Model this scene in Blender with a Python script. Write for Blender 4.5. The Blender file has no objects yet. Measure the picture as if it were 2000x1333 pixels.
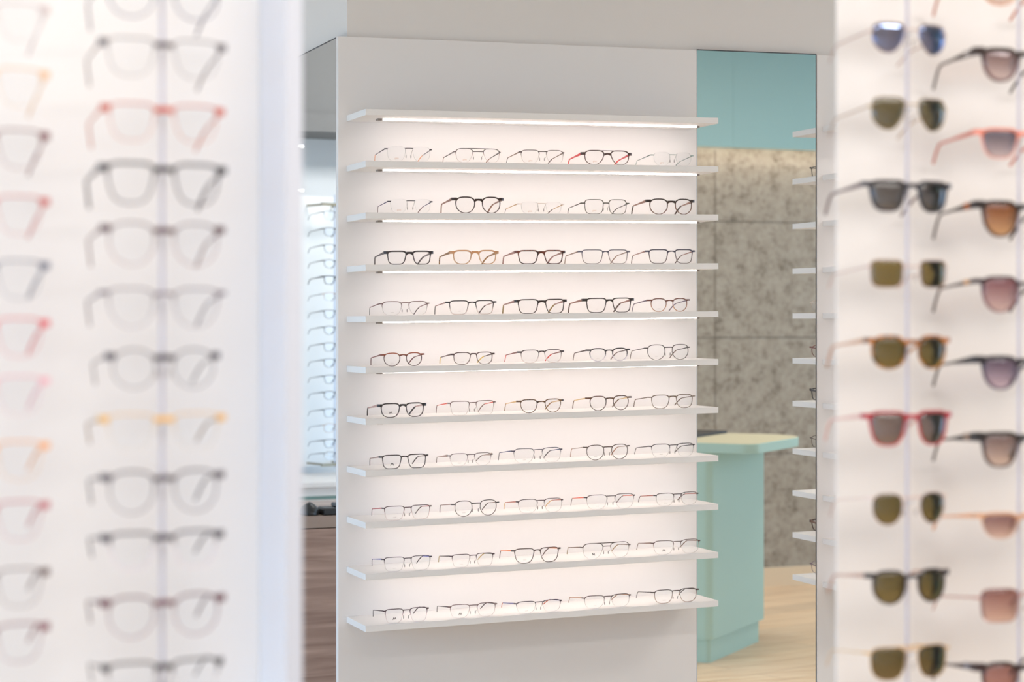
import bpy, bmesh, math, random
from mathutils import Vector
R = math.radians
random.seed(7)
SC = bpy.context.scene
COL = SC.collection
TILT = 0.01444            # the lit wall runs very slightly uphill to the right

def lin(c):
    return tuple(((v/255)/12.92 if v/255 <= .04045 else ((v/255+.055)/1.055)**2.4) for v in c)

# ------------------------------------------------------------------ materials
MATS = {}
def nt(name):
    m = bpy.data.materials.new(name); m.use_nodes = True
    n = m.node_tree.nodes; l = m.node_tree.links
    return m, n, l, n['Principled BSDF'], n['Material Output']

def plain(name, c, rough=.5, metal=0., bump=0., bscale=200, spec=.5):
    k = ('p', name)
    if k in MATS: return MATS[k]
    m, n, l, b, o = nt(name)
    b.inputs['Base Color'].default_value = (*lin(c), 1)
    b.inputs['Roughness'].default_value = rough
    b.inputs['Metallic'].default_value = metal
    b.inputs['Specular IOR Level'].default_value = spec
    if bump:
        t = n.new('ShaderNodeTexNoise'); t.inputs['Scale'].default_value = bscale
        tc = n.new('ShaderNodeTexCoord'); l.new(tc.outputs['Object'], t.inputs['Vector'])
        bp = n.new('ShaderNodeBump'); bp.inputs['Strength'].default_value = bump; bp.inputs['Distance'].default_value = .002
        l.new(t.outputs['Fac'], bp.inputs['Height']); l.new(bp.outputs['Normal'], b.inputs['Normal'])
    MATS[k] = m
    return m

def frame_mat(ct, cb, tort=False, metal=0., clear=0., z0=.45, z1=.75):
    """spectacle frame: upper colour blends to lower colour over the frame height, optional tortoise mottling"""
    k = ('f', ct, cb, tort, metal, clear, z0)
    if k in MATS: return MATS[k]
    m, n, l, b, o = nt('frame_material')
    tc = n.new('ShaderNodeTexCoord'); sp = n.new('ShaderNodeSeparateXYZ'); l.new(tc.outputs['Generated'], sp.inputs[0])
    mr = n.new('ShaderNodeMapRange'); mr.inputs['From Min'].default_value = z0; mr.inputs['From Max'].default_value = z1
    l.new(sp.outputs['Z'], mr.inputs['Value'])
    mx = n.new('ShaderNodeMix'); mx.data_type = 'RGBA'
    mx.inputs['A'].default_value = (*lin(cb), 1); mx.inputs['B'].default_value = (*lin(ct), 1)
    l.new(mr.outputs[0], mx.inputs['Factor'])
    out = mx.outputs['Result']
    if tort:
        t = n.new('ShaderNodeTexNoise'); t.inputs['Scale'].default_value = 130; l.new(tc.outputs['Object'], t.inputs['Vector'])
        cr = n.new('ShaderNodeMapRange'); cr.inputs['From Min'].default_value = .45; cr.inputs['From Max'].default_value = .62
        l.new(t.outputs['Fac'], cr.inputs['Value'])
        m2 = n.new('ShaderNodeMix'); m2.data_type = 'RGBA'; l.new(cr.outputs[0], m2.inputs['Factor'])
        l.new(out, m2.inputs['A']); m2.inputs['B'].default_value = (*lin((45, 25, 18)), 1)
        out = m2.outputs['Result']
    l.new(out, b.inputs['Base Color'])
    b.inputs['Roughness'].default_value = .32; b.inputs['Metallic'].default_value = metal
    if clear:
        tr = n.new('ShaderNodeBsdfTransparent'); l.new(out, tr.inputs['Color'])
        ms = n.new('ShaderNodeMixShader'); ms.inputs['Fac'].default_value = clear
        l.new(b.outputs[0], ms.inputs[1]); l.new(tr.outputs[0], ms.inputs[2]); l.new(ms.outputs[0], o.inputs['Surface'])
    MATS[k] = m
    return m

def lens_mat(kind, ct=None, cb=None, gl=.05):
    k = ('l', kind, ct, cb, gl)
    if k in MATS: return MATS[k]
    m, n, l, b, o = nt('lens_' + kind)
    n.remove(b)
    tr = n.new('ShaderNodeBsdfTransparent'); g = n.new('ShaderNodeBsdfGlossy'); g.inputs['Roughness'].default_value = .03
    ms = n.new('ShaderNodeMixShader')
    fr = n.new('ShaderNodeFresnel'); fr.inputs['IOR'].default_value = 1.3 if kind == 'clear' else 1.5
    if kind == 'clear':
        tr.inputs['Color'].default_value = (.99, .993, .995, 1)
        g.inputs['Color'].default_value = (.75, .85, 1, 1)
        l.new(fr.outputs[0], ms.inputs['Fac'])
    else:
        tc = n.new('ShaderNodeTexCoord'); sp = n.new('ShaderNodeSeparateXYZ'); l.new(tc.outputs['Generated'], sp.inputs[0])
        mx = n.new('ShaderNodeMix'); mx.data_type = 'RGBA'
        q = lambda c: (*[max(v, .0)**.5 for v in lin(c)], 1)
        mx.inputs['A'].default_value = q(cb); mx.inputs['B'].default_value = q(ct)
        l.new(sp.outputs['Z'], mx.inputs['Factor']); l.new(mx.outputs['Result'], tr.inputs['Color'])
        ad = n.new('ShaderNodeMath'); ad.operation = 'ADD'; ad.use_clamp = True
        l.new(fr.outputs[0], ad.inputs[0]); ad.inputs[1].default_value = gl - .04
        l.new(ad.outputs[0], ms.inputs['Fac'])
        g.inputs['Color'].default_value = (.45, .6, 1, 1) if kind == 'mirrored' else (.9, .95, 1, 1)
    l.new(tr.outputs[0], ms.inputs[1]); l.new(g.outputs[0], ms.inputs[2]); l.new(ms.outputs[0], o.inputs['Surface'])
    MATS[k] = m
    return m

def edge_mat(c=(205, 200, 200), fac=.55):
    k = ('e', c, fac)
    if k in MATS: return MATS[k]
    m, n, l, b, o = nt('lens_edge')
    b.inputs['Base Color'].default_value = (*lin(c), 1); b.inputs['Roughness'].default_value = .3
    tr = n.new('ShaderNodeBsdfTransparent'); ms = n.new('ShaderNodeMixShader'); ms.inputs['Fac'].default_value = fac
    l.new(b.outputs[0], ms.inputs[1]); l.new(tr.outputs[0], ms.inputs[2]); l.new(ms.outputs[0], o.inputs['Surface'])
    MATS[k] = m
    return m

def emit(name, c, s):
    k = ('em', name)
    if k in MATS: return MATS[k]
    m, n, l, b, o = nt(name)
    b.inputs['Base Color'].default_value = (.8, .8, .8, 1)
    b.inputs['Emission Color'].default_value = (*c, 1); b.inputs['Emission Strength'].default_value = s
    MATS[k] = m
    return m

def mirror_mat():
    m, n, l, b, o = nt('mirror_glass')
    b.inputs['Base Color'].default_value = (.93, .95, .945, 1); b.inputs['Metallic'].default_value = 1; b.inputs['Roughness'].default_value = 0.
    return m

def wood_mat(name, c1, c2, scale=(2, 2, 30), plank=None, rough=.5, rot=0.):
    m, n, l, b, o = nt(name)
    tc = n.new('ShaderNodeTexCoord'); mp = n.new('ShaderNodeMapping'); mp.inputs['Scale'].default_value = scale; mp.inputs['Rotation'].default_value = (0, 0, rot)
    l.new(tc.outputs['Object'], mp.inputs['Vector'])
    t = n.new('ShaderNodeTexNoise'); t.inputs['Scale'].default_value = 2.2; t.inputs['Detail'].default_value = 9; t.inputs['Distortion'].default_value = .6
    l.new(mp.outputs[0], t.inputs['Vector'])
    cr = n.new('ShaderNodeMapRange'); cr.inputs['From Min'].default_value = .3; cr.inputs['From Max'].default_value = .7; l.new(t.outputs['Fac'], cr.inputs['Value'])
    mx = n.new('ShaderNodeMix'); mx.data_type = 'RGBA'; mx.inputs['A'].default_value = (*lin(c1), 1); mx.inputs['B'].default_value = (*lin(c2), 1)
    l.new(cr.outputs[0], mx.inputs['Factor'])
    out = mx.outputs['Result']
    if plank:
        br = n.new('ShaderNodeTexBrick'); br.inputs['Scale'].default_value = 1; br.inputs['Brick Width'].default_value = plank[0]; br.inputs['Row Height'].default_value = plank[1]
        br.inputs['Mortar Size'].default_value = .002; br.inputs['Color1'].default_value = (.88, .88, .88, 1); br.inputs['Color2'].default_value = (1.05, 1.03, 1, 1); br.inputs['Mortar'].default_value = (.55, .5, .45, 1)
        m3 = n.new('ShaderNodeMapping'); m3.inputs['Rotation'].default_value = (0, 0, rot); l.new(tc.outputs['Object'], m3.inputs['Vector']); l.new(m3.outputs[0], br.inputs['Vector'])
        mu = n.new('ShaderNodeMix'); mu.data_type = 'RGBA'; mu.blend_type = 'MULTIPLY'; mu.inputs['Factor'].default_value = 1
        l.new(out, mu.inputs['A']); l.new(br.outputs['Color'], mu.inputs['B']); out = mu.outputs['Result']
    l.new(out, b.inputs['Base Color']); b.inputs['Roughness'].default_value = rough
    return m

def concrete_mat():
    m, n, l, b, o = nt('mottled_concrete')
    tc = n.new('ShaderNodeTexCoord')
    def noise(s, d, r=.6):
        t = n.new('ShaderNodeTexNoise'); t.inputs['Scale'].default_value = s; t.inputs['Detail'].default_value = d; t.inputs['Roughness'].default_value = r
        l.new(tc.outputs['Object'], t.inputs['Vector']); return t
    t = noise(38, 12, .80)
    t3 = noise(11, 5, .6); mf = n.new('ShaderNodeMix'); mf.inputs['Factor'].default_value = .42
    l.new(t.outputs['Fac'], mf.inputs['A']); l.new(t3.outputs['Fac'], mf.inputs['B'])
    r1 = n.new('ShaderNodeValToRGB'); l.new(mf.outputs['Result'], r1.inputs['Fac'])
    e = r1.color_ramp.elements
    e[0].position = .36; e[0].color = (*lin((108, 99, 88)), 1); e[1].position = .66; e[1].color = (*lin((192, 184, 172)), 1)
    x = e.new(.48); x.color = (*lin((168, 158, 144)), 1)
    l.new(r1.outputs[0], b.inputs['Base Color'])
    bp = n.new('ShaderNodeBump'); bp.inputs['Strength'].default_value = .5; bp.inputs['Distance'].default_value = .01
    l.new(t.outputs['Fac'], bp.inputs['Height']); l.new(bp.outputs[0], b.inputs['Normal'])
    b.inputs['Roughness'].default_value = .85
    return m

# ------------------------------------------------------------------ geometry
class MB:
    def __init__(s): s.v = []; s.f = []; s.mi = []
    def face(s, idx, mi=0): s.f.append(tuple(idx)); s.mi.append(mi)
    def box(s, x0, x1, y0, y1, z0, z1, mi=0, fn=None):
        o = len(s.v)
        for z in (z0, z1):
            for x, y in ((x0, y0), (x1, y0), (x1, y1), (x0, y1)):
                p = (x, y, z); s.v.append(fn(p) if fn else p)
        for q in ((0, 3, 2, 1), (4, 5, 6, 7), (0, 1, 5, 4), (1, 2, 6, 5), (2, 3, 7, 6), (3, 0, 4, 7)):
            s.face([o+i for i in q], mi)
    def prism(s, pts, z0, z1, mi=0, mo=None):
        o = len(s.v); n = len(pts)
        for z in (z0, z1):
            for x, y in pts: s.v.append((x, y, z))
        s.face([o+i for i in range(n)][::-1], mi); s.face([o+n+i for i in range(n)], mi)
        for i in range(n):
            j = (i+1) % n; s.face((o+i, o+j, o+n+j, o+n+i), mi)
    def sweep(s, path, prof, closed=False, cap=True, mi=0):
        """path: list of (point, axisA, axisB); prof: list of (a,b) or per-step list"""
        o = len(s.v); n = len(path); k = None
        for i, (p, A, B) in enumerate(path):
            pr = prof[i] if isinstance(prof[0][0], (tuple, list)) else prof
            k = len(pr)
            for a, b in pr: s.v.append(tuple(p + A*a + B*b))
        for i in range(n if closed else n-1):
            i2 = (i+1) % n
            for j in range(k):
                j2 = (j+1) % k
                s.face((o+i*k+j, o+i*k+j2, o+i2*k+j2, o+i2*k+j), mi)
        if cap and not closed:
            s.face([o+j for j in range(k)][::-1], mi); s.face([o+(n-1)*k+j for j in range(k)], mi)
    def ell(s, c, r, seg=10, mi=0):
        o = len(s.v); rings = 6
        s.v.append((c[0], c[1], c[2]+r[2]))
        for i in range(1, rings):
            t = math.pi*i/rings
            for j in range(seg):
                p = 2*math.pi*j/seg
                s.v.append((c[0]+r[0]*math.sin(t)*math.cos(p), c[1]+r[1]*math.sin(t)*math.sin(p), c[2]+r[2]*math.cos(t)))
        s.v.append((c[0], c[1], c[2]-r[2])); e = len(s.v)-1
        for j in range(seg): s.face((o, o+1+j, o+1+(j+1) % seg), mi); s.face((e, e-seg+(j+1) % seg, e-seg+j), mi)
        for i in range(rings-2):
            for j in range(seg):
                a = o+1+i*seg; s.face((a+j, a+seg+j, a+seg+(j+1) % seg, a+(j+1) % seg), mi)
    def cyl(s, c0, c1, r, seg=14, mi=0):
        c0, c1 = Vector(c0), Vector(c1); d = (c1-c0).normalized()
        A = d.orthogonal().normalized(); B = d.cross(A)
        s.sweep([(c0, A, B), (c1, A, B)], [(r*math.cos(2*math.pi*j/seg), r*math.sin(2*math.pi*j/seg)) for j in range(seg)], mi=mi)
    def build(s, name, mats, parent=None, smooth=False, loc=None, rot=None, bevel=0):
        me = bpy.data.meshes.new(name); me.from_pydata(s.v, [], s.f)
        for m in (mats if isinstance(mats, (list, tuple)) else [mats]): me.materials.append(m)
        bm = bmesh.new(); bm.from_mesh(me)
        for f, mi in zip(bm.faces, s.mi): f.material_index = mi
        bmesh.ops.recalc_face_normals(bm, faces=bm.faces)
        bm.to_mesh(me); bm.free()
        if smooth: me.shade_smooth() if hasattr(me, 'shade_smooth') else None
        o = bpy.data.objects.new(name, me); COL.objects.link(o)
        if parent: o.parent = parent
        if loc: o.location = loc
        if rot: o.rotation_euler = rot
        if bevel:
            b = o.modifiers.new('bevel', 'BEVEL'); b.width = bevel; b.segments = 2; b.limit_method = 'ANGLE'
        return o

def empty(name, loc, rz=0, ry=0):
    o = bpy.data.objects.new(name, None); COL.objects.link(o)
    o.empty_display_size = .02; o.location = loc; o.rotation_euler = (0, ry, rz)
    return o
def tag(o, label, cat, group=None):
    o['label'] = label; o['category'] = cat
    if group: o['group'] = group
    return o
def struct(o, label=None):
    o['kind'] = 'structure'
    if label: o['label'] = label
    return o
def tl(z, x): return z + TILT*x           # height on the lit wall at x

# ------------------------------------------------------------------ spectacles
SH = {  # exponent top, exponent bottom, nasal taper, temporal taper, crown flattening, hinge frac, bridge frac
    'rect': (5.4, 4.2, .15, .09, 0, .86, .86), 'soft': (3.9, 2.8, .15, .08, 0, .83, .87), 'square': (4.6, 4.0, .08, .06, 0, .74, .74),
    'panto': (2.9, 2.15, .10, .09, 0, .85, .83), 'round': (2.3, 2.05, .05, .05, 0, .82, .8), 'avi': (3.6, 2.6, .24, .08, 0, .76, .77),
    'crown': (2.4, 2.1, .05, .04, .17, .78, .8), 'hexa': (3.2, 2.4, .17, .15, .03, .86, .82), 'way': (4.8, 3.2, .17, .15, 0, .86, .86),
    'pilot': (2.9, 2.1, .24, .05, .1, .7, .78), 'cat': (3.6, 2.5, .14, .18, 0, .88, .86)}
def outline(a, b, shape, nas, N=60):
    nt_, nb_, tn, tt, cr, _, _ = SH[shape]
    M = 480; raw = []
    for i in range(M):
        t = math.pi/2 + 2*math.pi*i/M; c, s = math.cos(t), math.sin(t); n = nt_ if s > 0 else nb_
        n = 2 + (nt_-2)*(.5+.5*max(-1, min(1, s*4))) + (nb_-2)*(.5-.5*max(-1, min(1, s*4)))
        x = math.copysign(abs(c)**(2/n), c); z = math.copysign(abs(s)**(2/n), s)
        if cr and z > 1-cr*2: z = (1-cr*2) + (z-(1-cr*2))*.5
        tb = (1-z)/2
        x *= 1 - 2*(tn if x*nas > 0 else tt)*tb**1.5
        if shape == 'cat' and x*nas < 0 and z > 0: z += .12*abs(x)**3*z
        raw.append((x*a, z*b))
    zs = [p[1] for p in raw]; m = (max(zs)+min(zs))/2; k = 2*b/(max(zs)-min(zs))
    raw = [(p[0], (p[1]-m)*k) for p in raw]
    L = [0]
    for i in range(M):
        p, q = raw[i], raw[(i+1) % M]; L.append(L[-1]+math.dist(p, q))
    out = []; j = 0
    for i in range(N):
        t = L[-1]*i/N
        while L[j+1] < t: j += 1
        u = (t-L[j])/max(L[j+1]-L[j], 1e-9); p, q = raw[j], raw[(j+1) % M]
        out.append((p[0]+(q[0]-p[0])*u, p[1]+(q[1]-p[1])*u))
    return out
def sstep(x, a, b):
    t = max(0, min(1, (x-a)/(b-a))); return t*t*(3-2*t)
KIND = {  # rim top, rim bottom, rim depth, temple height at hinge, temple height mid, half thickness
    'A': (.0038, .0022, .0042, .0070, .0034, .0015), 'T': (.0023, .0014, .0030, .0042, .0024, .0010), 'M': (.0015, .0011, .0020, .0028, .0019, .0008),
    'H': (.0017, .0004, .0018, .0034, .0020, .0008), 'B': (.0019, .0002, .0020, .0032, .0020, .0008), 'R': (0, 0, 0, .0028, .0017, .0007), 'X': (.0012, .0010, .0016, .0026, .0022, .0008)}
PRINT = {}
def glasses(label, cat, group, loc, lw, gap, end, h, shape, kind, ct, cb, tc, tip=None, tort=False, double=False, logo=None,
            lens='clear', lct=None, lcb=None, lgl=.05, rz=0, ry=0, clear=0, thick=1., wide=1., drop=.009, accent=None, zr=None, ttort=False, bold=False):
    name = 'sunglasses' if cat == 'sunglasses' else 'eyeglasses'
    root = tag(empty(name, loc, rz, ry), label, cat, group)
    tt, tb, dep, th, tm, hx = KIND[kind]; tt *= thick; tb *= thick; th *= wide
    metal = kind in 'MHBRX'
    nt_ = SH[shape]; zh = h*nt_[5]; zb = h*nt_[6]
    half = lw/2; cx = gap/2+half
    ts = (tt+tb)/2 if kind in 'AT' else tb
    a = half-ts; b = (h-tt-tb)/2; zc = tb+b
    wrap = 2.3 if cat == 'sunglasses' else 1.1
    yc = lambda x: x*x*wrap
    z0, z1 = zr or ((.5, .8) if kind in 'HB' else (.4, .8))
    fm = frame_mat(ct, cb, tort, .35 if metal else 0., clear, z0, z1)
    F = MB()
    for s in (-1, 1):
        ol = outline(a, b, shape, -s)
        N = len(ol)
        if kind != 'R':
            path = []; prof = []
            for i, (x, z) in enumerate(ol):
                p, q = ol[i-1], ol[(i+1) % N]; d = Vector((q[0]-p[0], 0, q[1]-p[1])).normalized()
                nrm = Vector((d.z, 0, -d.x))
                if nrm.x*x+nrm.z*z < 0: nrm = -nrm
                zz = z/b
                w = sstep(zz, -.2, .5) if kind in 'HB' else sstep(zz, .1, 1)
                t = tb+(tt-tb)*w; X = s*cx+x
                path.append((Vector((X, yc(X), zc+z)), nrm, Vector((0, 1, 0))))
                D = dep*(.35+.65*w) if kind in 'HB' else dep
                prof.append([(.2*t, -D/2), (.8*t, -D/2), (t, -.3*D), (t, .3*D), (.8*t, D/2), (.2*t, D/2), (0, .3*D), (0, -.3*D)])
            F.sweep(path, prof, closed=True)
        # end piece
        xo = max(x*s for x, z in ol if abs(zc+z-zh) < .1*h+.002) + cx - .001
        xe = cx+half+end; eh = (.0040 if bold else th*.54 if kind in 'AT' else .0016); ed = .0022 if kind in 'AT' else .0012
        pts = [Vector((s*xo, yc(xo), zh)), Vector((s*(xo*.4+xe*.6), yc(xo)+.0005, zh)), Vector((s*xe, yc(xo)+.003, zh)), Vector((s*xe, yc(xo)+.008, zh))]
        pa = []
        for i, p in enumerate(pts):
            q = (pts[min(i+1, 3)]-pts[max(i-1, 0)]).normalized(); A = q.cross(Vector((0, 0, 1))).normalized()
            pa.append((p, A, Vector((0, 0, 1))))
        F.sweep(pa, [(-ed, -eh), (ed, -eh), (ed, eh), (-ed, eh)])
        # lens
        Lm = MB(); inset = .0004 if kind != 'R' else 0
        k = 1 - inset/a
        bulge = 0 if lens == 'clear' else .0038
        rings = (1,) if lens == 'clear' else (.3, .6, .82, 1)
        nr = len(rings); blk = 1+nr*N
        for y in (-.0006, .0010):
            Lm.v.append((s*cx, yc(cx)+y-bulge, zc))
            for t in rings:
                for x, z in ol:
                    X = s*cx+x*k*t; Lm.v.append((X, yc(X)+y-bulge*(1-t*t), zc+z*k*t))
        for i in range(N):
            j = (i+1) % N
            for o in (0, blk):
                Lm.face((o, o+1+i, o+1+j))
                for q in range(nr-1): Lm.face((o+1+q*N+i, o+1+q*N+j, o+1+(q+1)*N+j, o+1+(q+1)*N+i))
            e0 = 1+(nr-1)*N
            Lm.face((e0+i, e0+j, blk+e0+j, blk+e0+i), 1)
        lm = lens_mat(lens, lct, lcb, lgl)
        lo = Lm.build('lens', [lm, edge_mat() if lens == 'clear' else lm], root, smooth=lens != 'clear')
        if logo and s < 0:
            X0 = -cx; Z0 = zc-b*.55
            if logo == 'M':
                G = MB(); W, Hh, t = .0088, .0064, .0013
                def bar(x0, z0_, x1, z1_):
                    d = Vector((x1-x0, 0, z1_-z0_)).normalized()*t*.5; nn = Vector((d.z, 0, -d.x)); o = len(G.v)
                    for px, pz in ((x0+nn.x, z0_+nn.z), (x1+nn.x, z1_+nn.z), (x1-nn.x, z1_-nn.z), (x0-nn.x, z0_-nn.z)):
                        G.v.append((X0+px, yc(X0)-.0009, Z0+pz))
                    for px, pz in ((x0+nn.x, z0_+nn.z), (x1+nn.x, z1_+nn.z), (x1-nn.x, z1_-nn.z), (x0-nn.x, z0_-nn.z)):
                        G.v.append((X0+px, yc(X0)-.0007, Z0+pz))
                    for f in ((0, 1, 2, 3), (7, 6, 5, 4), (0, 4, 5, 1), (1, 5, 6, 2), (2, 6, 7, 3), (3, 7, 4, 0)): G.face([o+i for i in f])
                bar(-W/2, 0, -W/4, Hh); bar(-W/4, Hh, 0, Hh*.15); bar(0, Hh*.15, W/4, Hh); bar(W/4, Hh, W/2, 0)
                G.build('lens_logo', plain('logo_ink', (45, 40, 42)), lo)
            elif logo == 'g':
                cu = bpy.data.curves.new('lens_print', 'FONT'); cu.body = 'götti'; cu.size = .0062; cu.align_x = 'CENTER'; cu.extrude = .0001
                cu.materials.append(plain('print_ink', (212, 176, 152)))
                if 'g' not in PRINT:
                    tmp = bpy.data.objects.new('tmp', cu); PRINT['g'] = bpy.data.meshes.new_from_object(tmp); bpy.data.objects.remove(tmp)
                to = bpy.data.objects.new('lens_print', PRINT['g']); COL.objects.link(to); to.parent = lo
                to.location = (X0, yc(X0)-.0009, Z0-.002); to.rotation_euler = (R(90), 0, 0)
            else:
                G = MB(); x = -.0045
                while x < .0045:
                    w_ = random.uniform(.0005, .0011); G.box(X0+x, X0+x+w_, yc(X0)-.0009, yc(X0)-.0007, Z0-.0004, Z0+random.uniform(.0002, .0006)); x += w_+.0004
                G.build('lens_print', plain('grey_ink', (182, 173, 169)), lo)
        # temple
        ye = yc(xo)+.007
        tmat = frame_mat(tc, tc, ttort, .3 if metal else 0., 0)
        P = []
        for t in (0, .12, .35, .65, .9, 1): P.append((Vector((s*(xe+.002*t-.0005), ye+.082*t, zh-drop*t)), th*.5+(tm*.5-th*.5)*sstep(t, 0, .8), hx))
        P2 = [P[-1]]; p0 = P[-1][0]; ztip = .0022
        for t in (.12, .3, .55, .8, 1):
            P2.append((Vector((s*(xe+.002-.0085*t), p0.y+.034*(t**.85), p0.z+(ztip-p0.z)*(t**1.25))), (tm*.5+.0003*math.sin(t*3)), hx*1.1))
        def tube(M_, pts):
            pa = []; pr = []
            for i, (p, hh, ww) in enumerate(pts):
                d = (pts[min(i+1, len(pts)-1)][0]-pts[max(i-1, 0)][0]).normalized()
                A = d.cross(Vector((0, 0, 1))).normalized(); B = A.cross(d).normalized()
                pa.append((p, A, B)); pr.append([(-ww, -.6*hh), (-.6*ww, -hh), (.6*ww, -hh), (ww, -.6*hh), (ww, .6*hh), (.6*ww, hh), (-.6*ww, hh), (-ww, .6*hh)])
            M_.sweep(pa, pr)
        T = MB(); tube(T, P if tip else P+P2[1:])
        to = T.build('temple', tmat, root, smooth=False)
        if tip:
            T2 = MB(); tube(T2, P2)
            t2 = T2.build('temple_tip', frame_mat(tip, tip), to, smooth=False)
        if accent:
            T3 = MB(); q = P[1][0]; T3.box(q.x-hx*1.3, q.x+hx*1.3, q.y, q.y+.013, q.z-th*.42, q.z+th*.42)
            T3.build('hinge_plate', plain('accent%s' % (accent,), accent, .25, .8), to)
        # nose pads
        if metal:
            Np = MB(); xp = gap/2-.002 if gap > .015 else gap/2-.001; zp = zc-.1*b
            Np.ell((s*xp, .0065, zp-.004), (.0014, .0022, .0048), 8)
            pad = Np.build('nose_pad', edge_mat((190, 180, 175), .35), root, smooth=True)
            N2 = MB(); N2.cyl((s*(gap/2+.001), yc(0)+.001, zb-.003) if kind in 'RB' else (s*(gap/2+.0015), yc(0)+.001, zc+.1*b), (s*xp, .006, zp-.002), .00045, 6)
            N2.build('pad_arm', frame_mat((150, 142, 138), (150, 142, 138), False, .4), pad)
    # bridge
    def bar(z, arch, hh, dd, xw, flare=0.):
        pa = []; pr = []
        for i in range(11):
            t = i/10*2-1; x = t*xw; q = hh*(1+flare*abs(t)**2.5)
            pa.append((Vector((x, yc(x)-.0004, z+arch*(1-t*t)-(q-hh)*.5)), Vector((0, 1, 0)), Vector((0, 0, 1))))
            pr.append([(-dd, -.6*q), (-.6*dd, -q), (.6*dd, -q), (dd, -.6*q), (dd, .6*q), (.6*dd, q), (-.6*dd, q), (-dd, .6*q)])
        F.sweep(pa, pr)
    lx = gap/2 + (.0025 if shape in ('panto', 'round', 'crown', 'hexa', 'pilot') else .0015)
    if bold: bar(zb-.0018, .001, .0032, .0022, lx+.001)
    elif kind == 'A': bar(zb-.002, .0012, .0029*min(thick, 1.2), .002, lx, .7)
    elif kind == 'T': bar(zb-.001, .001, .0015, .0014, lx, .8)
    else: bar(zb, .0004, .0011*thick, .001, lx+.001)
    if double: bar(h-tt*.6 if kind != 'R' else h-.001, .0, .0011*thick, .001, gap/2+lw*.35)
    F.build('front_frame', fm, root, smooth=False)
    return root

# ------------------------------------------------------------------ materials of the shop
WHITE = plain('white_laminate', (238, 234, 231), .45, bump=.02)
PANEL = plain('white_panel', (236, 231, 228), .5, bump=.02)
PAINT = plain('wall_paint', (231, 225, 220), .8, bump=.05)
TEAL = plain('teal_lacquer', (164, 200, 199), .45)
GREEN = plain('pale_green_lacquer', (176, 205, 192), .65)
LED = emit('led_diffuser', (1., .91, .85), 10.5)
DARK = plain('dark_edge', (58, 60, 64), .3, .5)
GREYP = plain('grey_plastic', (150, 140, 132), .4)
CHROME = plain('brushed_steel', (200, 200, 208), .3, .8)
MIRROR = mirror_mat()

# ------------------------------------------------------------------ setting
g = MB(); g.box(-9, 9, -10, 6, -.1, 0)
struct(g.build('floor', wood_mat('oak_floor', (220, 184, 146), (244, 220, 190), (1.2, 14, 1), (1.4, .16), .45, R(18))))
g = MB(); g.box(-3.3, 9, -7.5, 6, 3.0, 3.1)
struct(g.build('ceiling', plain('ceiling_paint', (228, 224, 220), .9)))
g = MB(); g.box(-3.3, 9, -7.6, -7.5, 0, 3.0)
struct(g.build('added_wall_front', PAINT))  # unseen wall added behind the camera to shut out daylight there
# unseen header added to keep left daylight off the upper pier
g = MB(); g.box(-3.4, -3.3, -7.5, 3.0, 2.15, 3.0)
struct(g.build('added_header', PAINT))
# pier behind the lit wall, its upper part shows above the panels
g = MB(); g.box(.0077, 8, .022, .95, 0, 3.0)
struct(g.build('wall_back', PAINT))
g = MB(); g.box(-6, .9, 3.35, 3.5, 0, 3.0)
struct(g.build('wall_left', plain('white_wall', (228, 231, 233), .8)))
g = MB(); g.box(-4, -.05, 3.02, 3.35, 2.30, 3.0); g.box(-4, -.05, 3.0, 3.35, 2.285, 2.365)
struct(g.build('trim_1', plain('soffit_grey', (128, 128, 128), .8)))
g = MB(); g.box(2.3, 8, -4.48, -4.28, 0, 3.0)
# joints of the concrete slabs: thin dark strips
wr = struct(g.build('wall_right', concrete_mat()))
g = MB()
for z in (2.006, 1.371, .732): g.box(2.3, 8, -4.281, -4.2785, z-.002, z+.002)
for x in (3.303, 4.52, 5.74): g.box(x-.002, x+.002, -4.281, -4.2785, .1, 2.39)
struct(g.build('trim_2', plain('joint_grey', (96, 88, 80), .9)))
g = MB(); g.box(2.3, 8, -4.28, -4.262, 0, .107)
struct(g.build('baseboard_right', plain('beige_skirting', (232, 210, 180), .6)))
# teal bulkhead hung in front of the concrete, cove light in its underside
bh = empty('bulkhead', (3.8, -4.2, 2.395)); tag(bh, 'teal bulkhead above the concrete wall seen in the right mirror', 'bulkhead')
g = MB(); g.box(3.3375-3.8, 4.2, .07, .03, 0, .605); g.build('front_board', TEAL, bh)
g = MB(); g.box(-1.5, 3.3365-3.8, .07, .03, 0, .605); g.build('side_board', TEAL, bh)
g = MB(); g.box(-1.45, 4.1, -.005, .02, .004, .014); g.build('light_strip', emit('cove_led', (1, .80, .64), 11), bh)

# ------------------------------------------------------------------ lit wall: panel, mirrors
XL, XR = -.0245, 1.081
def sheared(p): return (p[0], p[1], p[2] + (TILT*p[0] if p[2] > .5 else 0))
PT = 2.2485
def wall_panel(x0, x1, label):
    g = MB(); g.box(x0, x1, 0, .022, 0, PT, fn=sheared)
    o = g.build('wall_panel', PANEL, bevel=.0012)
    tag(o, label, 'wall panel'); return o
wall_panel(XL, XR, 'tall white panel that carries the lit shelves of eyeglasses')
wall_panel(1.4885, 2.6, 'white panel right of the mirror, half behind the sunglasses rack')
m = tag(empty('wall_mirror', (1.285, .002, 0)), 'tall wall mirror between the two white shelf panels, reflecting a green counter', 'mirror')
x0, x1 = 1.0835-1.285, 1.4855-1.285
def sh2(p): return (p[0], p[1], p[2] + (TILT*(p[0]+1.285) if p[2] > .5 else 0))
g = MB(); g.box(x0, x1, 0, .005, .0, PT, fn=sh2); g.build('mirror_glass', MIRROR, m)
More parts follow.
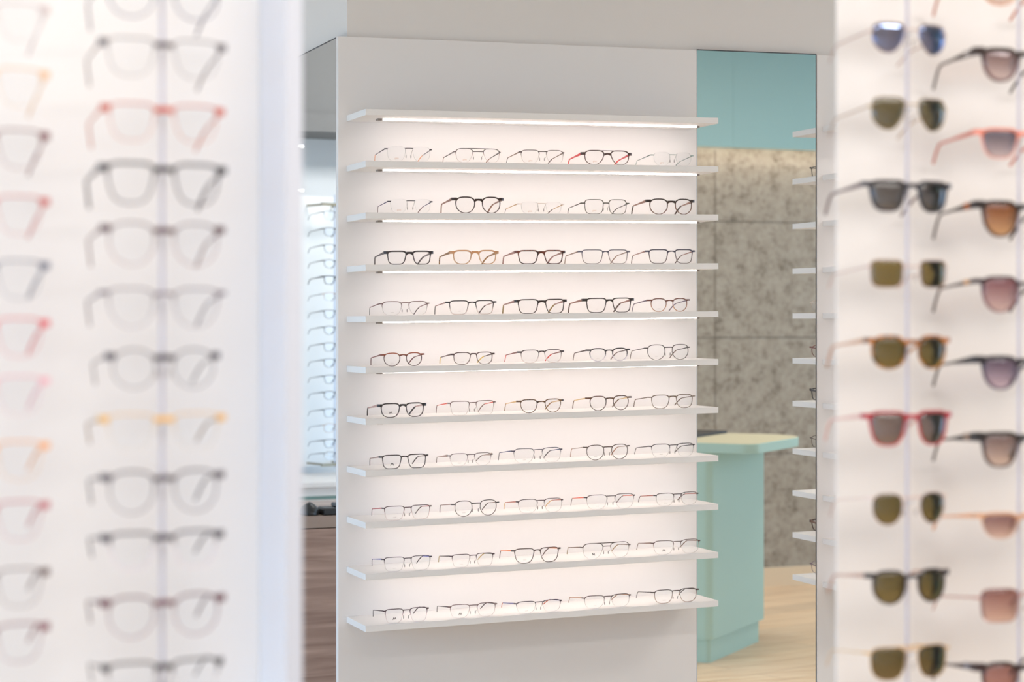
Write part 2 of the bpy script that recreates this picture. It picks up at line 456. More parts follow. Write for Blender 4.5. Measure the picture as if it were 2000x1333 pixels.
g = MB(); g.box(x0, x1, -.0008, .005, PT, PT+.003, fn=sh2); g.box(x1, x1+.002, -.0008, .005, 0, PT+.003, fn=sh2)
g.build('mirror_edge', DARK, m)
g = MB(); g.box(x0-.0018, x0, -.0008, .005, 0, PT, fn=sh2); g.build('polished_edge', plain('glass_edge', (196, 204, 208), .2), m)
g = MB(); g.box(x0, x1, .0055, .02, 0, PT, fn=sh2); g.build('backing_board', GREYP, m)
m = tag(empty('wall_mirror', (-.0225, .3, 0)), 'narrow side mirror left of the lit shelf panel, reflecting a glasses rack', 'mirror')
g = MB(); g.box(0, .005, -.274, .42, 0, 2.2455); g.build('mirror_glass', MIRROR, m)
g = MB(); g.box(-.0008, .005, -.277, .42, 2.2455, 2.2485); g.box(-.0008, .005, -.2775, -.274, 0, 2.2485); g.build('mirror_edge', DARK, m)
g = MB(); g.box(.0055, .029, -.274, .42, 0, 2.2455); g.build('backing_board', GREYP, m)

# ------------------------------------------------------------------ shelves
SZ = [2.028, 1.8881, 1.7483, 1.6077, 1.4694, 1.3313, 1.1921, 1.0525, .9125, .7732, .6333]
ORD = ['topmost', 'second', 'third', 'fourth', 'fifth', 'sixth', 'seventh', 'eighth', 'ninth', 'tenth', 'lowest']
DEP, TH = .1841, .0168
def shelf(x0, x1, z, label, group, lit=True):
    s = tag(empty('wall_shelf', (x0, 0, tl(z, x0)), 0, -TILT), label, 'shelf', group)
    g = MB(); g.box(0, x1-x0, -DEP, 0, -TH, 0); g.build('shelf_board', WHITE, s, bevel=.0006)
    if not lit: return s
    L = x1-x0; a = .072; b = L-.03
    g = MB(); g.box(a, b, -.102, -.090, -TH-.0032, -TH); g.build('light_strip', LED, s)
    for p, q in ((a-.014, a), (b, b+.008)):
        g = MB(); g.box(p, q, -.106, -.086, -TH-.005, -TH); g.build('strip_end_cap', GREYP, s)
    return s
for i, z in enumerate(SZ):
    lab = 'empty white topmost shelf of the lit centre panel' if i == 0 else \
        '%s lit white shelf %s the centre panel, holding five eyeglasses' % (ORD[i], 'from the top of' if i < 10 else 'of')
    shelf(0, 1.06, z, lab, 'lit shelves of the centre panel', i < 10)
for i, z in enumerate(SZ):
    zz = [2.0303, 1.8816, 1.7407, 1.5998, 1.459, 1.3181, 1.1835, 1.0333, .9018, .7703, .6373][i]
    shelf(1.508, 2.56, zz, '%s white shelf %s the right panel, its left end beside the mirror' % (ORD[i], 'from the top of' if i < 10 else 'of'), 'shelves of the right panel', i < 10)

# ------------------------------------------------------------------ eyeglasses on the lit shelves
# centre x, lens width, bridge gap, end piece, lens height (mm), words, shape, kind, colours, options
G1 = [
[(128,52.5,18.1,5,41.2,'rimless glasses with grey and orange temples','soft','R',(70,65,68),(70,65,68),(78,72,82),(232,150,95),{'logo':'g'}),
 (328,50.8,27.3,3,39.5,'grey double-bridge glasses with thin rims','avi','H',(70,62,62),(228,196,188),(66,60,60),(150,110,90),{'double':1,'logo':'g'}),
 (520,54.6,19.1,3,38.8,'dark half-rim glasses with beige-brown temples','soft','H',(75,60,56),(238,220,212),(128,105,88),(66,48,42),{'logo':'g'}),
 (717,62.6,14.4,6,41.2,'brown navigator glasses with red temples','avi','A',(78,54,50),(105,72,60),(212,62,70),(228,84,84),{'double':1,'logo':'g','thick':.72}),
 (922,50.9,17.4,8,39.1,'faint rimless rounded glasses with grey-green temples','crown','R',(150,165,160),(150,165,160),(112,130,126),(128,146,140),{'logo':'g'})],
[(133,47.7,19.3,6,37.8,'rimless glasses with dark blue temples','soft','R',(60,56,62),(60,56,62),(48,48,98),(88,48,48),{'logo':'g'}),
 (329,59.5,16.1,6.8,46.4,'dark brown round glasses with tan temples','panto','A',(52,34,28),(66,42,34),(132,92,76),None,{'thick':.9}),
 (517,50.8,20.3,9,32.9,'nearly invisible rimless glasses with gold temples','soft','R',(226,214,205),(226,214,205),(205,168,118),(62,46,36),{'logo':'g'}),
 (713,58,14.3,8.4,42.1,'olive square-lens glasses with thin bridge','square','M',(74,72,58),(84,80,64),(60,52,46),None,{'thick':1.25,'logo':'g'}),
 (917,59.5,18.7,6,45.8,'brown round glasses with pale brown temples','panto','A',(50,36,30),(122,82,58),(142,104,88),(70,55,48),{'thick':.85})],
[(129,56.1,14.5,4.8,38.3,'thick charcoal rectangular glasses','rect','A',(48,40,42),(78,64,64),(90,80,80),None,{}),
 (319,56.3,16.1,5,39.9,'peach translucent glasses with tortoise temples','soft','A',(232,184,138),(240,204,164),(160,115,60),None,{'clear':.35,'ttort':1}),
 (515,61.6,14,5,39.5,'red-brown tortoise rectangular glasses','rect','A',(122,62,44),(86,46,36),(152,112,104),None,{'tort':1}),
 (711,65.8,13,6,40.9,'grey streaked rectangular glasses with tan temples','rect','T',(96,92,104),(150,136,132),(142,116,100),None,{}),
 (917,60.8,18.7,6,41.5,'dark blue-browed rectangular glasses','rect','T',(48,44,66),(122,106,100),(150,110,100),(110,95,90),{'thick':1.25})],
[(117,56,18.1,5.4,39,'brown half-rim glasses with thick dark tips','soft','H',(122,92,86),(216,202,198),(134,92,88),(66,52,52),{'logo':'d','thick':1.2}),
 (310,57.5,17.3,6.2,39.5,'black glasses fading to clear striped lower rims','rect','T',(50,46,46),(226,206,196),(150,112,106),(60,46,42),{'logo':'d','zr':(.35,.55),'thick':1.2}),
 (517,61.6,17.8,5.7,40.9,'black-brown rectangular glasses with olive temple tips','rect','A',(54,42,38),(62,46,40),(150,112,106),(142,118,66),{'thick':.85}),
 (723,62.6,15.7,7.8,42.4,'large black-brown rectangular glasses','rect','A',(50,40,36),(58,44,38),(142,98,84),(82,58,48),{'thick':.8,'logo':'d'}),
 (911,51.4,16,6.7,39.3,'small brown round glasses with grey-purple temples','panto','T',(110,64,50),(196,138,100),(112,98,114),None,{'logo':'d','thick':1.15})],
[(111,49.4,13.2,4.8,37.1,'tortoise rounded glasses with orange brow','panto','T',(168,78,36),(72,42,38),(122,58,48),(100,48,42),{'thick':1.15,'zr':(.7,.98),'logo':'d'}),
 (314,51.3,13.6,4.3,34.6,'slim dark brown glasses with yellow temple tips','soft','T',(74,48,44),(92,64,54),(88,62,54),(222,188,84),{'logo':'d'}),
 (517,56.5,12.7,5.6,37.5,'black glasses fading to clear with red temples','soft','T',(62,48,48),(240,224,216),(124,64,56),(206,66,54),{'logo':'d'}),
 (722,52.2,15.7,5.2,38.2,'black-topped glasses with clear lower rims','panto','T',(52,46,48),(232,222,228),(84,68,64),(120,100,95),{'thick':1.35,'zr':(.3,.55),'logo':'d'}),
 (908,55.4,20,4.7,45,'dark metal crown-shaped glasses','crown','M',(62,52,50),(78,62,56),(66,54,50),(98,74,60),{'thick':1.2,'logo':'d'})],
[(110,56,13.2,5.4,39.8,'black rounded-rectangle glasses lettered M','soft','A',(46,39,40),(58,48,48),(192,150,140),(46,39,40),{'thick':.85,'logo':'M'}),
 (312,55,18.6,4.9,39.4,'thin half-rim glasses with orange-red temples','rect','H',(112,86,80),(238,220,210),(226,88,62),(112,82,72),{'logo':'d'}),
 (515,54,17.8,5.4,38.3,'olive tortoise glasses with gold temples','hexa','T',(116,82,44),(138,100,62),(206,168,112),(144,104,54),{'tort':1,'thick':1.1}),
 (724,52.8,17,7.2,42,'round tortoise glasses with gold temples','panto','T',(104,68,42),(96,66,48),(216,182,124),(104,78,54),{'tort':1,'thick':1.1}),
 (921,57.5,17.4,6,39.8,'olive-brown glasses with very thin temples','soft','T',(112,92,72),(150,130,112),(112,92,78),None,{'wide':.6})],
[(115,56,14.5,4.8,38.6,'black-brown rectangular glasses lettered M','rect','T',(50,40,38),(56,46,44),(150,120,112),(50,40,38),{'thick':1.15,'logo':'M'}),
 (307,51.9,17.3,4.9,35,'grey half-rim glasses with broad beige temples','soft','H',(108,96,96),(238,220,218),(172,146,132),(96,80,70),{'wide':1.9,'logo':'d'}),
 (506,60.9,21.6,4.4,41.8,'half-rim glasses with dark blue temples','soft','H',(58,58,74),(242,232,230),(62,72,112),(64,58,62),{'logo':'d'}),
 (718,54.8,19.6,5.2,43.5,'dark brown rounded metal glasses','panto','M',(78,62,52),(86,68,58),(168,146,132),(160,106,72),{'thick':1.3,'logo':'d'}),
 (923,56.9,20.1,4,39,'brow-bar glasses with long dark grey temples','soft','B',(62,54,58),(244,232,228),(78,68,68),(96,84,82),{'logo':'d'})],
[(124,56.1,18.1,4.8,39.1,'half-rim glasses with pinkish lower rims','rect','H',(78,52,52),(236,196,192),(192,82,84),(74,60,58),{'logo':'d'}),
 (322,51.4,21.1,7.4,44.3,'black round glasses with flattened tops','crown','M',(60,54,52),(88,72,66),(142,108,98),(72,62,56),{'thick':1.25,'logo':'d'}),
 (514,57.1,17.8,3.2,39.7,'half-rim glasses with golden-brown temples','soft','H',(72,52,52),(242,228,222),(192,112,92),(216,172,112),{'logo':'d'}),
 (728,62.7,20.9,4.2,42.4,'half-rim glasses with orange and silver temples','soft','H',(78,62,60),(242,228,222),(226,92,56),(112,96,92),{'logo':'d'}),
 (936,56.3,20.1,4,37.8,'half-rim glasses with reddish-brown temples','soft','H',(62,50,46),(228,212,206),(172,86,66),(92,62,52),{'logo':'d'})],
[(124,56.7,18.1,5.2,40,'half-rim glasses with blue-violet temples','rect','H',(56,46,52),(228,218,214),(88,82,172),(56,49,52),{'logo':'d'}),
 (313,51.3,17.3,4.9,36.7,'brown half-rim glasses with olive-gold tips','rect','H',(76,56,60),(236,222,216),(76,63,56),(172,142,72),{'logo':'d'}),
 (503,60.5,14.4,3.9,42.3,'brown full-rim glasses with orange temples','way','T',(82,64,56),(92,72,62),(236,132,72),(102,76,72),{'logo':'d'}),
 (715,62.4,18.8,4.4,45.2,'double-bridge aviator glasses lettered M','avi','H',(76,62,56),(238,222,212),(122,96,76),(152,126,82),{'double':1,'logo':'M'}),
 (935,62.8,19.3,4.1,41,'brown half-rim glasses lettered M','soft','H',(88,64,54),(232,218,208),(122,86,66),(112,86,72),{'logo':'M'})],
[(121,50.9,18.1,4.8,39,'dark purple-brown half-rim glasses lettered M','rect','H',(72,50,56),(232,204,208),(72,52,52),None,{'logo':'M','thick':1.15}),
 (314,56.7,19.1,4.9,38.9,'reddish-brown half-rim glasses lettered M','soft','H',(112,82,80),(232,212,208),(76,62,60),None,{'logo':'M'}),
 (509,57.5,18.3,3.8,34.5,'brow-bar glasses with blue and orange temples','soft','B',(66,54,66),(246,234,230),(96,96,152),(192,92,52),{'logo':'d'}),
 (718,60.4,18.8,4.4,37.2,'brow-bar glasses with tan temples','soft','B',(82,62,57),(246,234,230),(192,142,108),(152,106,76),{'logo':'d'}),
 (932,58.7,18,6.9,40,'dark-topped glasses with fine tan lower rims','soft','M',(64,50,48),(186,160,144),(92,82,76),None,{'logo':'d','thick':1.25,'zr':(.55,.85)})],
]
POS = ['first from left', 'second from left', 'in the middle', 'fourth from left', 'last on the right']
LENSY = -(DEP-.014)
for r, row in enumerate(G1):
    z = SZ[r+1]
    for c, (x, lw, gap, end, h, words, shp, kd, ct, cb, tc, tip, op) in enumerate(row):
        x /= 1000
        lab = '%s, %s, %s lit shelf' % (words, POS[c], ORD[r+1])
        glasses(lab, 'glasses', 'eyeglasses on the lit centre shelves', (x, LENSY, tl(z, x)+.0002), lw/1000, gap/1000, end/1000, h/1000, shp, kd, ct, cb, tc, tip,
                ry=-TILT, rz=R(random.uniform(-.8, .8)), **op)

# first glasses of the right panel, seen in the mirror
for r, (shp, kd, ct, tc, w) in {1: ('rect', 'T', (45, 40, 38), (60, 55, 50), 'black'), 4: ('soft', 'H', (200, 180, 165), (190, 175, 160), 'pale gold'), 5: ('panto', 'T', (110, 45, 35), (110, 50, 40), 'dark red'),
        6: ('rect', 'A', (45, 38, 36), (60, 50, 48), 'thick black'), 7: ('soft', 'M', (90, 75, 68), (95, 80, 75), 'brown metal'), 9: ('way', 'A', (60, 36, 28), (110, 70, 50), 'dark tortoise'), 10: ('soft', 'M', (130, 110, 120), (130, 110, 120), 'mauve metal')}.items():
    zz = [2.0303, 1.8816, 1.7407, 1.5998, 1.459, 1.3181, 1.1835, 1.0333, .9018, .7703, .6373][r]
    x = 1.628
    glasses('%s glasses on the %s shelf of the right panel' % (w, ORD[r]), 'glasses', 'eyeglasses on the right panel', (x, LENSY, tl(zz, x)+.0002), .055, .016, .005, .04, shp, kd, ct, ct, tc, ry=-TILT)

# ------------------------------------------------------------------ left rack (foreground)
WL, WR = 3.0678, 2.8423
NUM = ['topmost', 'second', 'third', 'fourth', 'fifth', 'sixth', 'seventh', 'eighth', 'ninth', 'tenth', 'eleventh', 'twelfth']
def rack(name, loc, label, x0, x1, yb, rods, zs, z0=.0, z1=2.4, side=None, hookz=.035):
    """yb: board face (local y); rods: x of each rod; zs: list of bridge heights per rod"""
    rk = tag(empty(name, loc), label, 'display rack')
    g = MB(); g.box(x0, x1, yb, yb+.003, z0, z1); g.build('back_board', plain('rack_white', (240, 236, 234), .4), rk)
    if side:
        g = MB(); g.box(side[0], side[1], side[2], yb+.006, z0, z1); sp_ = g.build('side_panel', plain('rack_side', (238, 237, 242), .7), rk)
        g = MB(); g.box(side[0], side[1], side[2]-.0012, side[2]-.0001, z0, z1); g.build('edge_shade', plain('lavender_edge_shade', (206, 208, 217), .7), sp_)  # shade put into the colour: darker strip dims the front edge
    for x, zz in zip(rods, zs):
        g = MB(); g.cyl((x, .012, z0+.05), (x, .012, z1-.05), .0024); rd = g.build('rod', edge_mat((206, 202, 216), .25), rk, smooth=False)
        g = MB(); g.cyl((x, .012, z0+.05), (x, yb+.001, z0+.05), .003, 8); g.cyl((x, .012, z1-.05), (x, yb+.001, z1-.05), .003, 8); g.build('rod_bracket', CHROME, rd)
        for z in zz:
            g = MB(); g.box(x-.0022, x+.0022, -.003, .012, z-.002, z); g.build('hook', edge_mat((225, 225, 230), .3), rd)
    return rk
# (bottom height mm, width mm, lens height mm, words, shape, kind, top, bottom, temple, options)
LC2 = [
 (1789,137,44.5,'dusk-blue glasses cut off by the top edge','panto','T',(74,70,100),(110,105,130),(96,90,112),{}),
 (1724,139,43.4,'pale grey-rimmed glasses with dark bridge','way','T',(98,88,92),(158,150,152),(112,92,90),{'thick':.6,'bold':1}),
 (1652,135,42.8,'orange-red glasses','way','T',(196,78,46),(222,158,140),(206,106,74),{'thick':.75,'bold':1}),
 (1582,140,47.4,'thick black-topped glasses','way','A',(46,40,42),(96,86,90),(96,86,88),{'bold':1,'thick':.85}),
 (1514,136,48.5,'round pink-brown glasses','panto','T',(86,52,54),(176,144,144),(116,74,70),{'thick':.8,'bold':1}),
 (1445,138,44.5,'pale lilac-grey glasses','cat','T',(110,94,104),(166,154,162),(112,98,106),{'thick':.75}),
 (1377,126,44.5,'small round grey metal glasses','round','M',(60,50,60),(120,112,120),(88,76,78),{'bold':1}),
 (1308,138,41.7,'clear glasses with amber bridge','way','T',(230,176,88),(236,226,214),(150,122,92),{'thick':.6,'bold':1}),
 (1238,135,48.5,'smoke-grey rounded glasses','panto','T',(84,74,80),(140,130,136),(84,74,78),{'bold':1}),
 (1176,134,42.2,'black and purple glasses fading to clear','way','T',(54,42,52),(236,222,228),(66,52,60),{'zr':(.5,.78),'bold':1,'thick':1.1}),
 (1100,137,47.4,'burgundy rounded glasses','panto','T',(98,40,52),(168,134,142),(92,54,64),{'thick':.9,'bold':1}),
 (1030,134,44.5,'black metal-browed glasses at the bottom edge','way','B',(50,42,44),(230,220,220),(70,60,60),{'thick':1.4,'bold':1})]
LC1 = [(1756,'pale grey'),(1685,'pale amber'),(1618,'dark red-brown'),(1546,'coral red'),(1476,'slate blue'),(1413,'bright red'),(1350,'pale pink'),(1279,'orange'),(1214,'rose red'),(1141,'brown-black'),(1081,'dark wine')]
LC1C = [(205,190,190),(232,190,150),(120,60,66),(200,100,96),(96,100,122),(220,70,80),(236,178,190),(240,170,110),(190,100,110),(98,72,68),(130,62,76)]
def hz(h, shp, kd='T'): return h*SH[shp][6]/1000-(.0055 if kd == 'A' else .0040)
lz2 = [b/1000+hz(h, s, 'A') for b, w, h, wd, s, *_ in LC2]
lz1 = [b/1000+hz(43.1, 'way', 'A') for b, _ in LC1]
rack('display_rack', (-1.09, -WL, 0), 'white eyewear rack filling the left foreground', -.75, .1455, .155, (0, -.192), (lz2, lz1), side=(.1465, .1660, .030))
for i, (b, w, h, wd, shp, kd, ct, cb, tc, op) in enumerate(LC2):
    op = dict(op); op.pop('brd', None); tt = w/1000
    gap = .017; lw = (tt-gap-.010)/2
    glasses('%s, %s in the left rack\'s full column' % (wd, NUM[i]), 'glasses', 'eyeglasses on the left rack', (-1.09, -WL, b/1000), lw, gap, .005, h/1000, shp, kd, ct, cb, tc, **op)
for i, ((b, wd), c) in enumerate(zip(LC1, LC1C)):
    c2 = tuple(int(v*.5+240*.5) for v in c)
    glasses('%s glasses cut off by the left edge, %s in that column' % (wd, NUM[i]), 'glasses', 'eyeglasses on the left rack', (-1.282, -WL, b/1000), .052, .017, .005, .0431, 'way', 'T', c, c2, c, thick=.75, bold=True)

# ------------------------------------------------------------------ right rack (foreground sunglasses)
OL, OLB = (104, 92, 52), (134, 116, 66)
RC1 = [
 (1944,127,43.8,'brown-templed sunglasses above the top edge','soft','T',(150,100,90),(150,100,90),(160,112,104),dict(lct=(120,100,90),lcb=(150,130,120))),
 (1833,128,45.2,'blue mirrored aviator sunglasses','pilot','X',(214,190,180),(214,190,180),(196,168,160),dict(lens='mirrored',lct=(120,108,104),lcb=(140,120,112),lgl=.32)),
 (1724,129,48.2,'green aviator sunglasses with thin gold rims','pilot','X',(190,165,130),(190,165,130),(196,170,150),dict(lct=OL,lcb=OL,lgl=.12)),
 (1608,142,46,'matte black square sunglasses with grey lenses','way','A',(44,40,48),(48,46,58),(110,88,88),dict(lct=(96,90,88),lcb=(100,94,90),lgl=.1)),
 (1500,132,40.9,'rose-gold metal sunglasses with square green lenses','square','X',(214,182,170),(214,182,170),(214,186,176),dict(lct=OLB,lcb=OLB,gp=.025)),
 (1384,137,48.9,'orange tortoise round sunglasses','panto','A',(190,116,44),(204,140,66),(206,160,128),dict(tort=True,lct=OL,lcb=OLB)),
 (1275,143,50.3,'red rounded sunglasses','way','A',(176,40,54),(206,88,88),(226,182,170),dict(lct=(124,106,98),lcb=(136,116,108),lgl=.1)),
 (1162,127,46.7,'pale metal sunglasses with small round green lenses','panto','X',(232,206,196),(232,206,196),(226,200,190),dict(lct=OL,lcb=OLB,gp=.025)),
 (1050,133,48.9,'black round sunglasses with olive lenses','panto','A',(46,38,40),(66,54,50),(196,160,144),dict(lct=OL,lcb=OLB,thick=.8)),
 (942,138,48.1,'gold double-bridge square sunglasses','soft','M',(226,186,132),(226,186,132),(226,196,160),dict(lct=OL,lcb=(120,100,60),double=1))]
RC2 = [
 (1912,156,47.8,'orange-rimmed sunglasses cut off by the top edge','panto','A',(222,150,110),(232,170,130),(206,130,104),dict(lct=(226,200,190),lcb=(236,214,204))),
 (1801,156,50.1,'black butterfly sunglasses with silver temple piece','cat','A',(56,44,42),(110,76,76),(66,52,48),dict(lct=(130,106,106),lcb=(238,218,214),accent=(190,186,184),wide=1.6,thick=1.35)),
 (1689,156,44.9,'coral pink sunglasses with grey lenses','way','A',(232,140,120),(240,180,168),(206,116,96),dict(lct=(104,96,110),lcb=(230,214,216))),
 (1575,157,53.8,'black sunglasses with orange-brown lenses','cat','A',(48,40,38),(90,60,46),(56,44,40),dict(lct=(132,76,46),lcb=(240,190,140),accent=(196,120,76),wide=1.6,thick=1.35)),
 (1465,153,53.8,'rounded black sunglasses with gold hinges','hexa','A',(62,46,52),(150,112,116),(64,48,46),dict(lct=(136,88,96),lcb=(246,216,210),accent=(236,180,120),thick=.8)),
 (1353,157,50.1,'black butterfly sunglasses with purple lenses','cat','A',(44,40,46),(96,84,100),(48,44,46),dict(lct=(96,80,100),lcb=(232,210,224),wide=1.5,thick=1.3)),
 (1240,157,52.3,'black angular sunglasses with bronze band','way','A',(42,38,38),(96,76,70),(50,44,42),dict(lct=(122,100,98),lcb=(242,216,200),accent=(170,150,136),wide=1.8,thick=1.35)),
 (1136,151,38.9,'peach translucent sunglasses','cat','A',(236,190,154),(244,214,196),(226,166,124),dict(lct=(140,100,96),lcb=(238,204,190),clear=.3)),
 (1014,151,50.1,'rimless rose-brown square sunglasses','square','X',(190,136,124),(206,160,146),(180,122,110),dict(lct=(150,100,92),lcb=(242,204,186))),
 (909,156,48.6,'dark round sunglasses with silver-banded temples','panto','A',(56,40,40),(96,66,62),(66,52,52),dict(lct=(160,112,104),lcb=(200,150,138),accent=(150,150,160),wide=1.6,thick=1.35))]
rz1 = [b/1000+hz(h, s, k) for b, w, h, wd, s, k, *_ in RC1]
rz2 = [b/1000+hz(h, s, k) for b, w, h, wd, s, k, *_ in RC2]
rack('display_rack', (.02, -WR, 0), 'white sunglasses rack filling the right foreground', -.0367, .62, .146, (0, .19), (rz1, rz2))
for i, (b, w, h, wd, shp, kd, ct, cb, tc, op) in enumerate(RC1):
    op = dict(op); tt = w/1000; gap = op.pop('gp', .016); e = .002 if kd == 'X' else .005; lw = (tt-gap-2*e)/2
    op.setdefault('lens', 'tinted')
    glasses('%s, %s in the right rack\'s left column' % (wd, NUM[i]), 'sunglasses', 'sunglasses on the right rack', (.02, -WR, b/1000), lw, gap, e, h/1000, shp, kd, ct, cb, tc, **op)
for i, (b, w, h, wd, shp, kd, ct, cb, tc, op) in enumerate(RC2):
    op = dict(op); tt = .150; gap = .016; e = .006; lw = (tt-gap-2*e)/2
    op.setdefault('lens', 'tinted')
    glasses('%s, %s at the right edge' % (wd, NUM[i]), 'sunglasses', 'sunglasses on the right rack', (.21, -WR, b/1000), lw, gap, e, h/1000, shp, kd, ct, cb, tc, **op)

# ------------------------------------------------------------------ green counter (stands right, seen in the mirror)
ct = tag(empty('reception_counter', (2.244, -2.216, 0)), 'pale green rounded reception counter reflected in the right mirror', 'counter')
# corner of the body at the origin; reflected faces run (dx,dy): right face and left face
br = math.pi/2 - R(47.2)
def cdir(b): return Vector((math.sin(b), math.cos(b)))
rd = Vector((math.sin(R(47.2)), -math.cos(R(47.2))))       # real direction of the long right face
ld = Vector((-math.cos(R(47.2)), -math.sin(R(47.2))))      # real direction of the left face
def rounded(a, b, r, off=0.):
    """footprint: corner with radius r, a along rd, b along ld"""
    o = rd*off + ld*off
    c = [rd*r+ld*r]
    pts = [rd*a]
    for i in range(9):
        t = i/8*math.pi/2
        pts.append(rd*(r-r*math.sin(t)) + ld*(r-r*math.cos(t)))
    pts.append(ld*b); pts.append(ld*b+rd*a)
    return [tuple(p+o) for p in pts]
g = MB(); g.prism(rounded(.68, 1.3, .035), .0985, .8985); g.build('body', GREEN, ct)
g = MB(); g.prism(rounded(.63, 1.27, .02, .012), 0, .0985); g.build('plinth', GREEN, ct)
def off2(pts, d): return pts
def slab(a0, a1, b0, b1, r0, r1):
    pts = []
    for (a, b, sa, sb, r) in ((a0, b0, 1, 1, r0), (a0, b1, 1, -1, .01), (a1, b1, -1, -1, .01), (a1, b0, -1, 1, r1)):
        arc = [(a+sa*r*(1-math.sin(t)), b+sb*r*(1-math.cos(t))) for t in [k/8*math.pi/2 for k in range(9)]]
        pts += arc if sa*sb > 0 else arc[::-1]
    return [tuple(rd*a+ld*b) for a, b in pts]
g = MB(); g.prism(slab(-.012, .76, -.2, 1.3, .07, .22), .8985, .9385); top = g.build('counter_top', GREEN, ct, bevel=.002)
g = MB(); g.prism(slab(-.008, .756, -.196, 1.296, .066, .216), .9386, .9396); g.build('top_reflection', plain('warm_reflection_cream', (198, 190, 160), .5), top)  # cream layer paints the warm light reflected in the green top
o = MB(); c = ld*.4+rd*.54
o.prism([tuple(rd*a+ld*b) for a, b in ((-.2, -.2), (.2, -.2), (.2, .25), (-.2, .25))], 0, .012)
dp = o.build('desk_pad', plain('black_plastic', (44, 44, 46), .4)); dp.location = (2.244+c.x, -2.216+c.y, .9397)
tag(dp, 'flat black pad lying at the back of the reflected green counter', 'desk pad')

# ------------------------------------------------------------------ things seen in the narrow left mirror
wc = tag(empty('wooden_counter', (-.62, 1.06, 0)), 'brown wood-fronted counter reflected in the narrow left mirror', 'counter')
WOODB = wood_mat('walnut_front', (138, 106, 92), (190, 156, 138), (1.2, 1, 16), None, .5)
g = MB(); g.box(-1.1, .5, 0, .02, 0, .765); g.box(-1.1, .5, .02, .55, 0, .765); g.build('front_panel', WOODB, wc)
g = MB(); g.box(-1.1, .5, -.004, .56, .769, .8065); g.build('counter_top', wood_mat('walnut_top', (150, 124, 110), (186, 164, 148), (1.2, 10, 1), None, .4), wc)
ms = tag(empty('computer_mouse', (-.24, 1.14, .8067)), 'black rounded computer mouse on the reflected wooden counter', 'computer mouse')
g = MB(); N_ = 20; o0 = len(g.v)
for i in range(7):
    t = i/6*math.pi/2; rr = math.cos(t)
    for j in range(N_):
        p = 2*math.pi*j/N_; g.v.append((.033*rr*math.cos(p), .055*rr*math.sin(p), .004+.034*math.sin(t)*(1-.15*math.sin(p))))
for i in range(6):
    for j in range(N_): g.face((i*N_+j, i*N_+(j+1) % N_, (i+1)*N_+(j+1) % N_, (i+1)*N_+j))
for j in range(N_): g.v.append((.033*math.cos(2*math.pi*j/N_), .055*math.sin(2*math.pi*j/N_), 0))
for j in range(N_): g.face((j, (j+1) % N_, 7*N_+(j+1) % N_, 7*N_+j))
g.face([7*N_+j for j in range(N_)])
g.build('shell', plain('mouse_black', (50, 48, 48), .35), ms, smooth=True)
g = MB(); g.cyl((-.003, -.03, .031), (.003, -.03, .031), .007, 12); g.build('scroll_wheel', plain('wheel_grey', (120, 118, 116), .5), ms)
sc_ = tag(empty('card_terminal', (-.325, 1.12, .8067)), 'black handheld device lying by the mouse on the reflected counter', 'device')
g = MB(); g.box(-.045, .05, -.04, .05, 0, .022); g.box(-.045, -.0, -.02, .05, .022, .036); g.build('body', plain('device_black', (38, 38, 40), .4), sc_, bevel=.004)
g = MB(); g.box(.006, .044, -.034, .04, .022, .0235); g.build('keypad', plain('device_keys', (70, 72, 74), .5), sc_)
cb_ = tag(empty('low_cabinet', (-.7, 2.52, 0)), 'white low cabinet below the rack reflected in the left mirror', 'cabinet')
g = MB(); g.box(-.9, .45, 0, .5, 0, .775); g.build('body', WHITE, cb_)
g = MB(); g.box(-.92, .46, -.01, .5, .777, .797); g.build('top_board', WHITE, cb_)
g = MB(); g.box(-.92, .46, -.012, -.0105, .728, .742); g.build('glass_edge_strip', plain('glass_green', (120, 150, 146), .2), cb_)
# the rack itself, turned towards the mirror
ra = R(-19)
rx, ry_ = -.811, 2.832
rk = tag(empty('display_rack', (rx, ry_, 0), ra), 'rack of dark eyeglasses reflected in the narrow left mirror', 'display rack')
g = MB(); g.box(-.2, .12, .15, .17, .83, 2.0); g.build('back_board', plain('rack_pale', (236, 238, 238), .4), rk)
g = MB(); g.cyl((0, .012, .83), (0, .012, 2.0), .004); rd_ = g.build('rod', CHROME, rk)
RZ = [1.924, 1.854, 1.782, 1.716, 1.648, 1.576, 1.502, 1.432, 1.362, 1.294, 1.224, 1.154, 1.081, 1.016, .950, .895]
for z in RZ:
    g = MB(); g.box(-.002, .002, -.003, .012, z-.0075, z-.0055); g.build('hook', CHROME, rd_)
BR = plain('olive_bronze', (150, 142, 122), .4, .4)
for z in (1.957, .846):
    g = MB(); g.box(-.1, .08, -.01, .0, z-.006, z+.006); g.box(-.08, -.07, -.005, .14, z-.004, z+.004); g.box(.05, .06, -.005, .14, z-.004, z+.004); g.build('end_bar', BR, rk)
for i, z in enumerate(RZ):
    shp = ['rect', 'soft', 'way', 'panto'][i % 4]
    kd = 'HTTTAHTTTTTTTMTH'[i]
    c = [(70, 66, 64), (58, 56, 56), (66, 64, 66), (52, 50, 50), (60, 58, 58), (170, 130, 100), (62, 60, 60), (66, 64, 64)][i % 8]
    h = .038
    glasses('dark glasses, %s from top of the rack reflected in the left mirror' % (NUM[i] if i < 12 else ['thirteenth', 'fourteenth', 'fifteenth', 'lowest'][i-12]), 'glasses', 'eyeglasses reflected in the left mirror',
            (rx, ry_, z-h*SH[shp][6]), .054, .017, .005, h, shp, kd, c, c, (90, 88, 88), rz=ra)
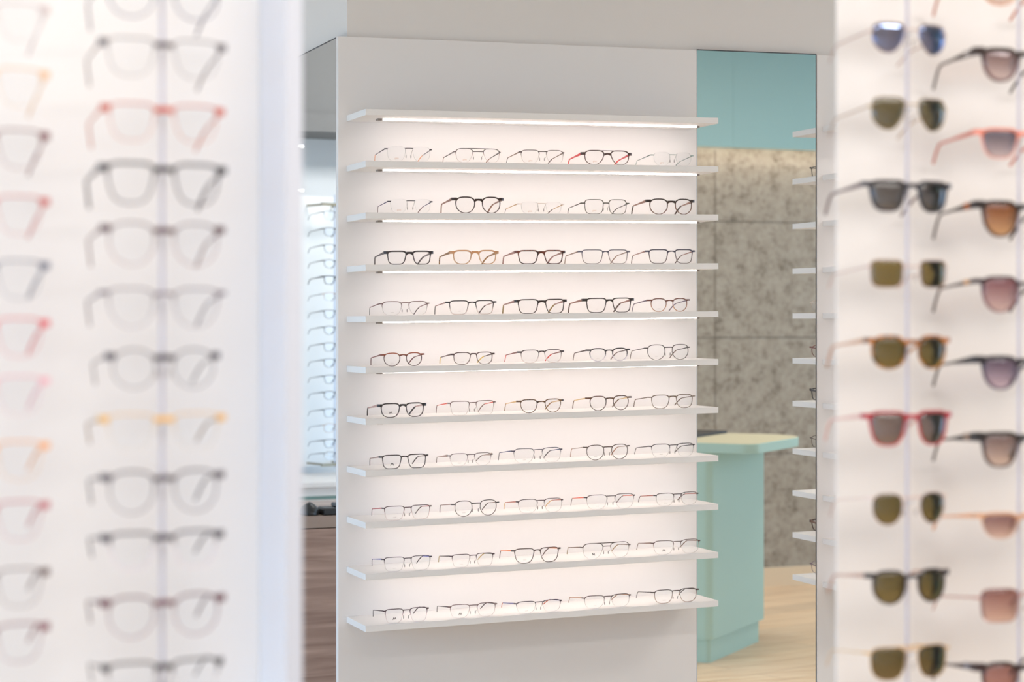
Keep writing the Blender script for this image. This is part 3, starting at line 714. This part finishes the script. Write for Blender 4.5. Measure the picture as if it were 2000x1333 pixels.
for i, y in enumerate((285, 371, 459, 546, 632, 718)):
    z = 1.45-(y-631.6)/3813*8.5
    s_ = tag(empty('glass_shelf', (-.40, 3.33, z)), '%s thin lit shelf at the left edge of the narrow left mirror' % ['topmost', 'second', 'third', 'fourth', 'fifth', 'lowest'][i], 'shelf', 'thin lit shelves in the left mirror')
    g = MB(); g.box(-.31, .25, -.33, .02, -.009, 0); g.build('shelf_board', WHITE, s_)
    g = MB(); g.box(-.31, .25, -.334, -.3305, -.008, -.001); g.build('light_strip', emit('edge_led', (.95, .98, 1), 3), s_)
for i, y in enumerate((413, 591, 798)):
    z = 1.45-(y-631.6)/3813*8.4
    g = MB(); g.box(-.02, .02, -.3, .02, -.016, .016)
    tag(g.build('wooden_bracket', plain('bracket_brown', (150, 112, 98), .5), loc=(-.668, 3.33, z), bevel=.002), '%s small brown wooden block at the left mirror\'s left edge' % ['uppermost', 'middle', 'lowest'][i], 'bracket', 'wooden blocks in the left mirror')

# ------------------------------------------------------------------ light
def area(name, loc, rot, sx, sy, power, col):
    l = bpy.data.lights.new(name, 'AREA'); l.shape = 'RECTANGLE'; l.size = sx; l.size_y = sy; l.energy = power; l.color = col
    o = bpy.data.objects.new(name, l); COL.objects.link(o); o.location = loc; o.rotation_euler = rot
    return o
WARM = (1, .95, .90)
area('unseen_ceiling_light', (-1.0, -4.3, 2.96), (0, 0, 0), 1.4, .5, 30, WARM)
area('unseen_ceiling_light', (.6, -4.2, 2.96), (0, 0, 0), 1.2, .4, 31, WARM)
area('unseen_ceiling_light', (3.2, -2.2, 2.96), (0, 0, 0), 1.4, .6, 35, (1, .98, .95))  # added fill without a known source, brightens counter and concrete
area('unseen_ceiling_light', (-1.3, 1.7, 2.96), (R(50), 0, 0), 1.0, .5, 40, (1, .98, .96))  # added fill without a known source, tilted at the wall behind the mirrored rack
W = bpy.data.worlds.new('daylight'); SC.world = W; W.use_nodes = True
bg = W.node_tree.nodes['Background']; bg.inputs['Color'].default_value = (.49, .72, 1, 1); bg.inputs['Strength'].default_value = 3.1

# ------------------------------------------------------------------ camera
cam = bpy.data.cameras.new('camera'); co = bpy.data.objects.new('camera', cam); COL.objects.link(co)
co.location = (-1.5015, -5.2395, 1.45); co.rotation_euler = (R(90), 0, -.3636)
cam.sensor_width = 36; cam.lens = 3812.95/2000*36; cam.shift_y = -34.86/2000
cam.clip_start = .05
cam.dof.use_dof = True; cam.dof.focus_distance = 5.45; cam.dof.aperture_fstop = 3.1
SC.camera = co
SC.view_settings.view_transform = 'Standard'; SC.view_settings.look = 'None'; SC.view_settings.gamma = 1; SC.view_settings.use_curve_mapping = False
SC.view_settings.exposure = 0.15
SC.cycles.transparent_max_bounces = 24
SC.cycles.use_denoising = True
